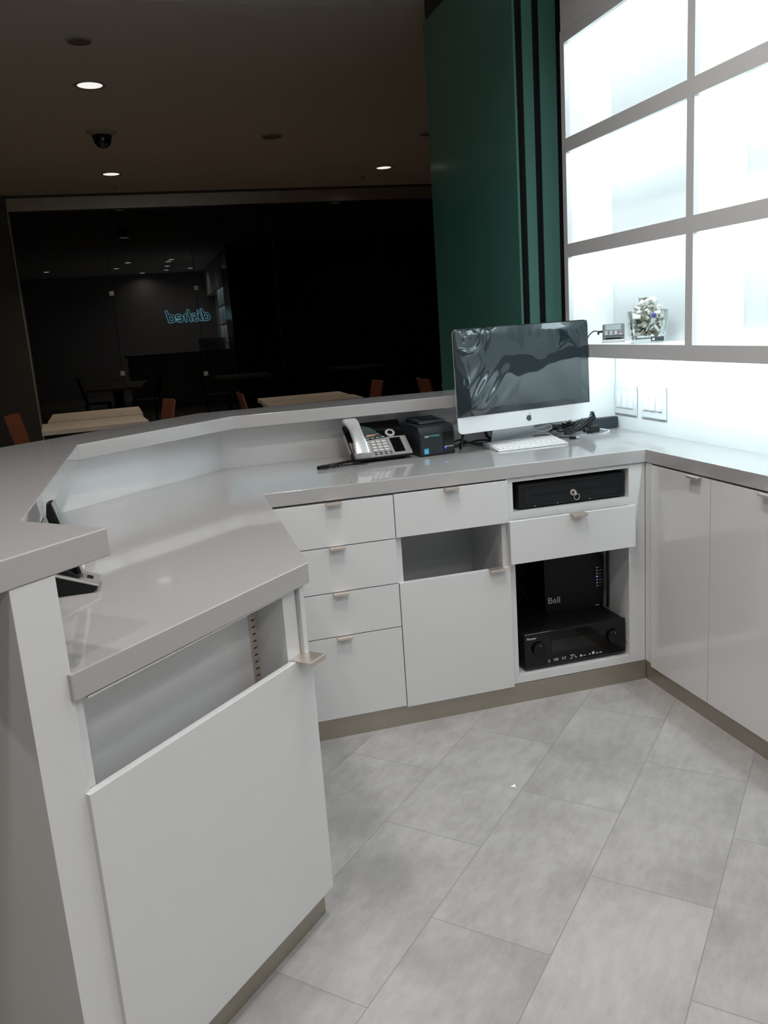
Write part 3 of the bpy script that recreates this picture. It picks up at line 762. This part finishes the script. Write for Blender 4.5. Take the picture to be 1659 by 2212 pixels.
# glass vase of samples on the lowest shelf
t = thing('glass_bowl', 'square clear glass vase of wrapped samples on the lowest lit shelf', 'bowl', (0.126, 0.188, ZS), R(-24))
def sq(hw, z, r=0.014, n=4):
    pts = []
    for sx, sy, a0 in ((1, 1, 0), (-1, 1, 90), (-1, -1, 180), (1, -1, 270)):
        for k in range(n+1):
            a = R(a0+90*k/n); pts.append((sx*(hw-r)+r*math.cos(a), sy*(hw-r)+r*math.sin(a), z))
    return pts
rings = [sq(0.050, 0.0), sq(0.056, 0.006), sq(0.0585, 0.02), sq(0.0675, 0.118), sq(0.0670, 0.1195), sq(0.0640, 0.118), sq(0.0550, 0.024), sq(0.046, 0.016)]
obj('vase', MB().loft(rings), 'clear', t, smooth=50)
lb = obj('label_tag', MB().box(0.005, 0.052, -0.0608, -0.0590, 0.006, 0.022), 'tag', t, 0.0005)
obj('label_mark', MB().cyl((0.014, -0.0609, 0.014), 0.005, -0.0006, 1, 16), 'print', lb)
random.seed(5)
protos = {}
def disc(m):
    mb = MB().lathe([(0.0, -0.004), (0.011, -0.004), (0.0125, -0.002), (0.0125, 0.002), (0.011, 0.004), (0.0, 0.004)], seg=14, cap0=False, cap1=False)
    bmesh.ops.remove_doubles(mb.bm, verts=mb.bm.verts, dist=1e-5)
    return mb.mesh('sample')
def sachet():
    return MB().loft([[(-0.016, -0.010, 0), (0.016, -0.010, 0), (0.016, -0.010, 0.0006), (-0.016, -0.010, 0.0006)], [(-0.014, -0.007, -0.002), (0.014, -0.007, -0.002), (0.014, -0.007, 0.003), (-0.014, -0.007, 0.003)],
                      [(-0.014, 0.007, -0.002), (0.014, 0.007, -0.002), (0.014, 0.007, 0.003), (-0.014, 0.007, 0.003)], [(-0.016, 0.010, 0), (0.016, 0.010, 0), (0.016, 0.010, 0.0006), (-0.016, 0.010, 0.0006)]]).mesh('sample')
def tubelet():
    mb = MB().cyl((0, 0, -0.015), 0.0065, 0.024).cyl((0, 0, 0.009), 0.005, 0.007)
    return mb.mesh('sample')
kinds = []
for m_ in ('packet', 'foil', 'beige_wrap', 'tag'):
    for mk in (disc, sachet, tubelet) if m_ != 'tag' else (tubelet,):
        me = mk(m_) if mk is disc else mk(); me.materials.append(MT[m_]); kinds.append((me, m_, mk.__name__))
names_ = {'packet': 'white', 'foil': 'silver', 'beige_wrap': 'pale olive', 'tag': 'dark'}
shape_ = {'disc': 'round sample tub', 'sachet': 'flat sample sachet', 'tubelet': 'small sample bottle'}
base_m = Matrix.Translation((0.126, 0.188, ZS)) @ Matrix.Rotation(R(-24), 4, 'Z')
placed = []
tries = 0
layers = [(0.034+0.0155*i) for i in range(7)] + [0.146, 0.158]
for z in layers:
    hw = (0.041+0.0085*(z-0.03)/0.09) if z < 0.125 else max(0.012, 0.050-(z-0.118)*0.80)
    want = 17 if z < 0.125 else (13 if z < 0.15 else 7)
    got = 0
    for _ in range(400):
        if got >= want: break
        p_ = Vector((random.uniform(-hw, hw), random.uniform(-hw, hw), z+random.uniform(-0.003, 0.003)))
        if all((p_-q_).length > 0.0165 for q_ in placed):
            placed.append(p_); got += 1
for i, p_ in enumerate(placed):
    me, mn, sn = kinds[i % len(kinds)] if p_.z < 0.11 else kinds[(i*2) % 6]
    o = bpy.data.objects.new('sample', me); COL.objects.link(o)
    o.matrix_world = base_m @ Matrix.Translation(p_) @ Matrix.Rotation(random.uniform(0, 6.28), 4, 'Z') @ Matrix.Rotation(random.uniform(0.4, 1.5), 4, 'X') @ Matrix.Scale(random.uniform(0.85, 1.05), 4)
    tag(o, f'{names_[mn]} {shape_[sn]} among the samples in the glass vase', 'sample', f'{names_[mn]} {shape_[sn]}s in the glass vase')
me = sachet(); me.materials.append(MT['purple'])
o = bpy.data.objects.new('purple_sample', me); COL.objects.link(o)
o.matrix_world = base_m @ Matrix.Translation((0.016, -0.0545, 0.100)) @ Matrix.Rotation(R(84), 4, 'X') @ Matrix.Scale(0.62, 4) @ Matrix.Diagonal((0.9, 1.3, 1, 1))
tag(o, 'small purple square sample behind the front of the glass vase', 'sample')

# cordless phone at the near end of the worktop
t = thing('phone_charger', 'black and silver charging base on the worktop beneath the ledge corner', 'charger', (-1.900, -0.835, HT), R(90))
obj('body', MB().prism_ax([(-0.028, 0.0), (0.062, 0.0), (0.064, 0.046), (0.052, 0.048), (-0.040, 0.012), (-0.036, 0.006)], -0.041, 0.041, 0), 'black', t, 0.002)
obj('top_plate', MB().prism_ax([(0.052, 0.0485), (-0.040, 0.0125), (-0.043, 0.0145), (-0.038, 0.0175), (0.052, 0.0525)], -0.043, 0.043, 0), 'silver', t, 0.001)
obj('cradle', MB().prism_ax([(0.052, 0.0530), (-0.006, 0.0305), (-0.002, 0.038), (0.030, 0.062), (0.050, 0.062)], -0.029, 0.029, 0), 'black', t, 0.002)
obj('page_button', MB().prism_ax([(-0.030, 0.0210), (-0.018, 0.0257), (-0.018, 0.0285), (-0.030, 0.0240)], -0.008, 0.008, 0), 'black', t, 0.0006)
t2 = thing('cordless_handset', 'black cordless handset with silver keypad standing in the charging base', 'phone', (-1.883, -0.835, HT+0.029), R(90))
Fh = Matrix.Rotation(R(90-14), 4, 'X')      # face up along y, outward z
obj('body', MB(Fh).loft([[(-0.021, y, -0.005), (0.021, y, -0.005), (0.022, y, -0.009), (0.016, y, -0.005-d_), (-0.016, y, -0.005-d_), (-0.022, y, -0.009)] for y, d_ in ((0.014, 0.010), (0.045, 0.017), (0.10, 0.020), (0.150, 0.019), (0.174, 0.009))]), 'black', t2)
obj('face_plate', MB(Fh).box(-0.0215, 0.0215, 0.010, 0.173, -0.0045, 0.0), 'silver', t2, 0.002)
obj('screen', MB(Fh).box(-0.016, 0.016, 0.112, 0.148, 0.0002, 0.001), 'lcd', t2)
for r_ in range(5):
    for c in range(3):
        obj('key', MB(Fh).box(-0.0165+c*0.0115, -0.0065+c*0.0115, 0.016+r_*0.0135, 0.025+r_*0.0135, 0.0002, 0.0022), 'grey_key', t2, 0.0008, 1)

# ------------------------------------------------------------------ electronics in the open unit
t = thing('cash_drawer', 'black metal cash drawer with key above the pulled drawer', 'cash drawer', (-0.282, 0.034, 0.7265))
obj('case', MB().box(-0.215, 0.215, 0.004, 0.42, 0.004, 0.094), 'black_matt', t, 0.004)
dr = obj('drawer', MB().box(-0.212, 0.212, -0.006, 0.0035, 0.006, 0.092), 'black_matt', t, 0.003)
obj('ridge', MB().box(-0.160, -0.035, -0.0072, -0.0062, 0.047, 0.050).box(0.020, 0.160, -0.0072, -0.0062, 0.047, 0.050)
    .box(-0.190, 0.190, -0.0072, -0.0062, 0.080, 0.0812).box(-0.190, 0.190, -0.0072, -0.0062, 0.016, 0.0172).box(-0.1912, -0.190, -0.0072, -0.0062, 0.016, 0.0812).box(0.190, 0.1912, -0.0072, -0.0062, 0.016, 0.0812), 'black', dr)
lk = obj('lock', MB().cyl((0, -0.0062, 0.043), 0.0115, -0.006, 1, 24), 'steel', t)
obj('keyhole', MB().cyl((0, -0.0124, 0.043), 0.006, -0.0006, 1, 16), 'dark', lk)
kr = MB(); kr.tube([(0.012+0.011*math.cos(2*math.pi*k/20), -0.016, 0.026+0.011*math.sin(2*math.pi*k/20)) for k in range(21)], 0.0011, 6)
kr.box(0.002, 0.010, -0.018, -0.0165, 0.033, 0.047)
obj('key', kr, 'silver_l', lk)
obj('foot_screw', MB().cyl((-0.15, -0.0064, 0.010), 0.002, -0.001, 1, 8).cyl((-0.06, -0.0064, 0.010), 0.002, -0.001, 1, 8).cyl((0.07, -0.0064, 0.010), 0.002, -0.001, 1, 8), 'silver_l', t)

t = thing('audio_receiver', 'black audio receiver filling the bottom of the open unit', 'receiver', (-0.277, 0.030, 0.104))
obj('case', MB().box(-0.212, 0.203, 0.012, 0.33, 0.010, 0.148), 'black', t, 0.004)
fp = obj('front_panel', MB().box(-0.214, 0.208, -0.003, 0.0115, 0.010, 0.150), 'black_gloss', t, 0.012, 4)
obj('feet', MB().cyl((-0.18, 0.05, 0), 0.016, 0.0098).cyl((0.18, 0.05, 0), 0.016, 0.0098).cyl((-0.18, 0.28, 0), 0.016, 0.0098).cyl((0.18, 0.28, 0), 0.016, 0.0098), 'black', t)
for x in (-0.155, 0.155): 
    kn = obj('knob', MB().cyl((x, -0.0032, 0.085), 0.027, -0.014, 1, 32), 'black', t, 0.002)
    obj('knob_mark', MB().box(x-0.001, x+0.001, -0.0178, -0.0173, 0.100, 0.104), 'print', kn)
obj('display_window', MB().box(-0.105, 0.105, -0.0040, -0.0032, 0.060, 0.110), 'screen', t)
text('brand_mark', 'Pioneer', 0.0125, 'print', t, front_mtx(-0.186, -0.0036, 0.130), shear=0.25)
icons = MB()
icons.lathe([(0.0032, -0.0003), (0.0045, -0.0003), (0.0045, 0.0003), (0.0032, 0.0003)], c=(0, 0, 0), seg=16, cap0=False, cap1=False) if False else None
ringp = [(-0.116+0.0040*math.cos(2*math.pi*k/16), -0.0037, 0.030+0.0050*math.sin(2*math.pi*k/16)) for k in range(17)]
icons.tube(ringp, 0.0007, 5)
for x0, x1, z0, z1 in ((-0.028, -0.012, 0.037, 0.039), (-0.022, -0.020, 0.026, 0.037), (-0.030, -0.022, 0.024, 0.026), (-0.010, -0.008, 0.028, 0.036), (-0.008, -0.001, 0.026, 0.028),
                       (0.012, 0.022, 0.026, 0.031), (0.014, 0.018, 0.032, 0.034), (0.027, 0.036, 0.027, 0.029), (0.050, 0.056, 0.027, 0.031), (0.063, 0.072, 0.027, 0.037), (0.079, 0.089, 0.027, 0.030), (0.094, 0.104, 0.027, 0.030)):
    icons.box(x0, x1, -0.0040, -0.0034, z0, z1)
obj('front_icons', icons, 'print', fp)
text('power_mark', '150', 0.0150, 'print', t, front_mtx(-0.089, -0.0037, 0.031))
text('channel_mark', '5.2', 0.0140, 'print', t, front_mtx(-0.055, -0.0037, 0.032))

t = thing('internet_router', 'tall black internet router standing on the audio receiver', 'router', (-0.196, 0.192, 0.2525), R(-6))
pts = []
for cx_, cz_, a0 in ((0.113, 0.006, -90), (0.104, 0.205, 0), (-0.106, 0.225, 90), (-0.116, 0.006, 180)):
    r_ = 0.018 if cz_ > 0.1 else 0.006
    for k in range(6):
        a = R(a0+90*k/5); pts.append((cx_+r_*math.cos(a), cz_+r_*math.sin(a)))
obj('body', MB().prism_ax(pts, 0.0, 0.045, 1), 'black', t, 0.003)
obj('foot', MB().box(-0.10, 0.10, -0.02, 0.075, -0.0005, 0.0005), 'black', t)
text('brand_mark', 'Bell', 0.036, 'print', t, front_mtx(-0.086, -0.0012, 0.050))
lights = MB()
for k in range(7):
    if k != 3: lights.cyl((0.094, -0.0004, 0.090+k*0.0125), 0.0024, -0.001, 1, 10)
obj('status_light', lights, 'white_led', t)
obj('status_light', MB().cyl((0.094, -0.0004, 0.1275), 0.0032, -0.001, 1, 12), 'blue_led2', t, label='blue status light')
txt = MB()
for k in range(7): txt.box(0.103, 0.110+0.003*(k % 3), -0.0009, -0.0003, 0.0885+k*0.0125, 0.0912+k*0.0125)
txt.box(0.086, 0.101, -0.0009, -0.0003, 0.008, 0.012)
obj('light_captions', txt, 'print_dim', t)
cable('router_cable', [(-0.0745, 0.150, 0.545), (-0.0740, 0.152, 0.44), (-0.0740, 0.150, 0.34), (-0.0745, 0.152, 0.2590)], 0.0055, 'black', 'black cable hanging straight down beside the router')
for k, lab in enumerate(('leftmost', 'second', 'third', 'fourth')):
    cable('loose_cable', [(-0.47+0.03*k, 0.36, 0.52), (-0.485+0.045*k, 0.33, 0.44), (-0.44+0.02*k, 0.32, 0.36), (-0.48+0.04*k, 0.29, 0.30), (-0.44+0.03*k, 0.22, 0.258)], 0.003, 'black', f'thin black cable hanging left of the router, {lab} from the cabinet side', 'cables left of the router')

# ------------------------------------------------------------------ the wall sign behind the camera, seen in the far glass
t = thing('wall_sign', 'halo lit script sign on the rear shop wall, mirrored in the far glass', 'sign', (-0.50, -4.6, 1.98))
SM = Matrix.Rotation(R(180), 4, 'Z') @ Matrix.Rotation(R(90), 4, 'X')
text('lettering', 'dished', 0.45, 'black', t, Matrix.Translation((0, 0.045, 0)) @ SM, ext=0.010, shear=0.2)
text('halo', 'dished', 0.45, 'halo', t, Matrix.Translation((0, 0.012, 0)) @ SM, ext=0.002, shear=0.2, offset=0.013)

# ------------------------------------------------------------------ outside seating area
def hall_lamp(x, y, lab):
    t = thing('recessed_lamp', lab, 'light', (x, y, ZC), 0, 'recessed lamps in the dark ceiling outside')
    obj('trim_ring', MB().lathe([(0.086, -0.004), (0.110, -0.004), (0.112, 0.0), (0.086, 0.0)], cap0=False, cap1=False), 'trimgrey', t)
    obj('reflector', MB().lathe([(0.0, -0.0015), (0.085, -0.0015), (0.085, -0.0005), (0.0, -0.0005)], cap0=False, cap1=False), 'lampwhite', t)
    ld = bpy.data.lights.new('lamp_light', 'AREA'); ld.shape = 'DISK'; ld.size = 0.15; ld.energy = MALL_LAMP_W; ld.color = (1, 0.86, 0.70); ld.spread = R(120)
    lo = bpy.data.objects.new('lamp_light', ld); COL.objects.link(lo); lo.location = (0, 0, -0.02); lo.parent = t
hall_lamp(-1.861, 3.930, 'round recessed lamp nearest the counter, above the dome camera')
hall_lamp(-1.847, 7.22, 'round recessed lamp straight above the steel header band')
hall_lamp(1.166, 7.215, 'round recessed lamp beside the stacked green glass panels')
def speaker(x, y, r, lab):
    t = thing('ceiling_speaker', lab, 'speaker', (x, y, ZC), 0, 'round ceiling speakers')
    obj('ring', MB().lathe([(r*0.86, -0.010), (r, -0.008), (r, 0.0), (r*0.86, 0.0)], cap0=False, cap1=False), 'trimgrey', t)
    obj('grille', MB().lathe([(0.0, -0.012), (r*0.5, -0.011), (r*0.85, -0.009), (r*0.85, -0.001), (0.0, -0.001)], cap0=False, cap1=False), 'grille', t)
speaker(-1.866, 3.008, 0.075, 'round ceiling speaker nearest the counter, before the recessed lamp')
speaker(-0.365, 5.551, 0.100, 'round ceiling speaker alone in the middle of the dark ceiling')
speaker(1.133, 5.540, 0.075, 'round ceiling speaker half hidden by the green glass panels')
def sprinkler(x, y, lab):
    t = thing('sprinkler', lab, 'sprinkler', (x, y, ZC), 0, 'small ceiling sprinklers')
    obj('plate', MB().lathe([(0.0, -0.008), (0.04, -0.006), (0.045, 0.0), (0.0, 0.0)], cap0=False, cap1=False), 'trimgrey', t)
    obj('deflector', MB().cyl((0, 0, -0.030), 0.012, 0.022, 2, 12), 'trimgrey', t)
sprinkler(-1.844, 8.05, 'small sprinkler between the steel header band and a recessed lamp')
sprinkler(1.05, 7.75, 'small sprinkler near the green glass panels')
t = thing('dome_camera', 'black dome security camera on the dark ceiling outside', 'camera', (-1.852, 5.311, ZC))
obj('mount', MB().lathe([(0.0, -0.03), (0.085, -0.03), (0.125, -0.008), (0.128, 0.0), (0.0, 0.0)], cap0=False, cap1=False), 'trimgrey', t)
obj('collar', MB().cyl((0, 0, -0.055), 0.080, 0.0245, 2, 32), 'black', t)
prof = [(0.075*math.cos(R(a)), -0.056-0.075*math.sin(R(a))) for a in range(0, 90, 10)] + [(0.0, -0.131)]
obj('dome', MB().lathe(prof, cap1=False), 'dome', t)

def table(x0, x1, y0, y1, lab, rz=0):
    cx_, cy_ = (x0+x1)/2, (y0+y1)/2
    t = thing('plank_table', lab, 'table', (cx_, cy_, 0), rz, 'plank tables outside')
    a, b = (x1-x0)/2, (y1-y0)/2
    mb = MB()
    n = 3
    for k in range(n): mb.box(-a, a, -b+2*b*k/n+0.002, -b+2*b*(k+1)/n-0.002, 0.712, 0.752)
    obj('tabletop', mb, 'table', t, 0.003)
    obj('column', MB().box(-0.04, 0.04, -0.04, 0.04, 0.03, 0.7115), 'leg_dark', t)
    obj('base', MB().box(-0.30, 0.30, -0.04, 0.04, 0.0, 0.0295).box(-0.04, 0.04, -b*0.8, b*0.8, 0.0, 0.0295), 'leg_dark', t)
table(-2.65, -1.80, 4.66, 5.36, 'pale plank table beside the jamb, its near half', R(6))
table(-2.68, -1.84, 5.50, 6.42, 'pale plank table beside the jamb, farther one pushed against it', R(3))
table(-0.70, 0.20, 5.05, 5.52, 'pale plank table behind the phone, its near half', R(0))
table(-0.68, 0.18, 5.56, 6.05, 'pale plank table behind the phone, farther one pushed against it', R(0))
table(1.27, 2.05, 5.2, 5.9, 'pale plank table mostly hidden behind the computer', R(0))

def chair_proto():
    t = thing('wooden_chair', '', 'chair', (0, 0, 0), 0, 'red brown chairs outside')
    obj('seat', MB().box(-0.20, 0.20, -0.20, 0.20, 0.44, 0.465), 'chairwood', t, 0.006)
    rings = []
    bk = MB()
    for k in range(7):
        z = 0.52+0.36*k/6; y = 0.19+0.07*(k/6)**1.3
        rings.append([(-0.19, y+0.03*0, z), (0, y+0.03, z), (0.19, y, z), (0.19, y+0.014, z), (0, y+0.044, z), (-0.19, y+0.014, z)])
    obj('backrest', bk.loft(rings), 'chairwood', t)
    for sx in (-1, 1):
        obj('leg', MB().tube([(sx*0.18, -0.18, 0.0), (sx*0.17, -0.17, 0.439)], 0.014, 10), 'leg_dark', t)
        obj('leg', MB().tube([(sx*0.18, 0.19, 0.0), (sx*0.175, 0.185, 0.439)], 0.014, 10), 'leg_dark', t)
        obj('back_post', MB().tube([(sx*0.165, 0.178, 0.467), (sx*0.165, 0.184, 0.60)], 0.010, 8), 'leg_dark', t)
    return t
ch = chair_proto()
spots = [(-2.60, 4.90, 82, 'red brown chair at the outer end of the jamb side table'),
         (-1.83, 5.12, -76, 'red brown chair between the two rows of plank tables'),
         (-0.66, 5.25, 90, 'red brown chair at the end of the table behind the phone, jamb side'),
         (0.13, 5.25, -90, 'red brown chair at the end of the table behind the phone, computer side'),
         (1.04, 5.0, 90, 'red brown chair just left of the computer, before the hidden table')]
for i, (x, y, rz, lab) in enumerate(spots):
    c = ch if i == 0 else copy_tree(ch)
    c.location = (x, y, 0); c.rotation_euler = (0, 0, R(rz)); c['label'] = lab

# ------------------------------------------------------------------ litter on the floor
t = obj('paper_scrap', MB().hexa([(-0.795, -0.515, 0.0005), (-0.780, -0.522, 0.0005), (-0.776, -0.508, 0.0005)], [(-0.795, -0.515, 0.0035), (-0.780, -0.522, 0.0015), (-0.776, -0.508, 0.005)]), 'scrap')
tag(t, 'tiny white scrap of paper lying on the tile floor', 'scrap')
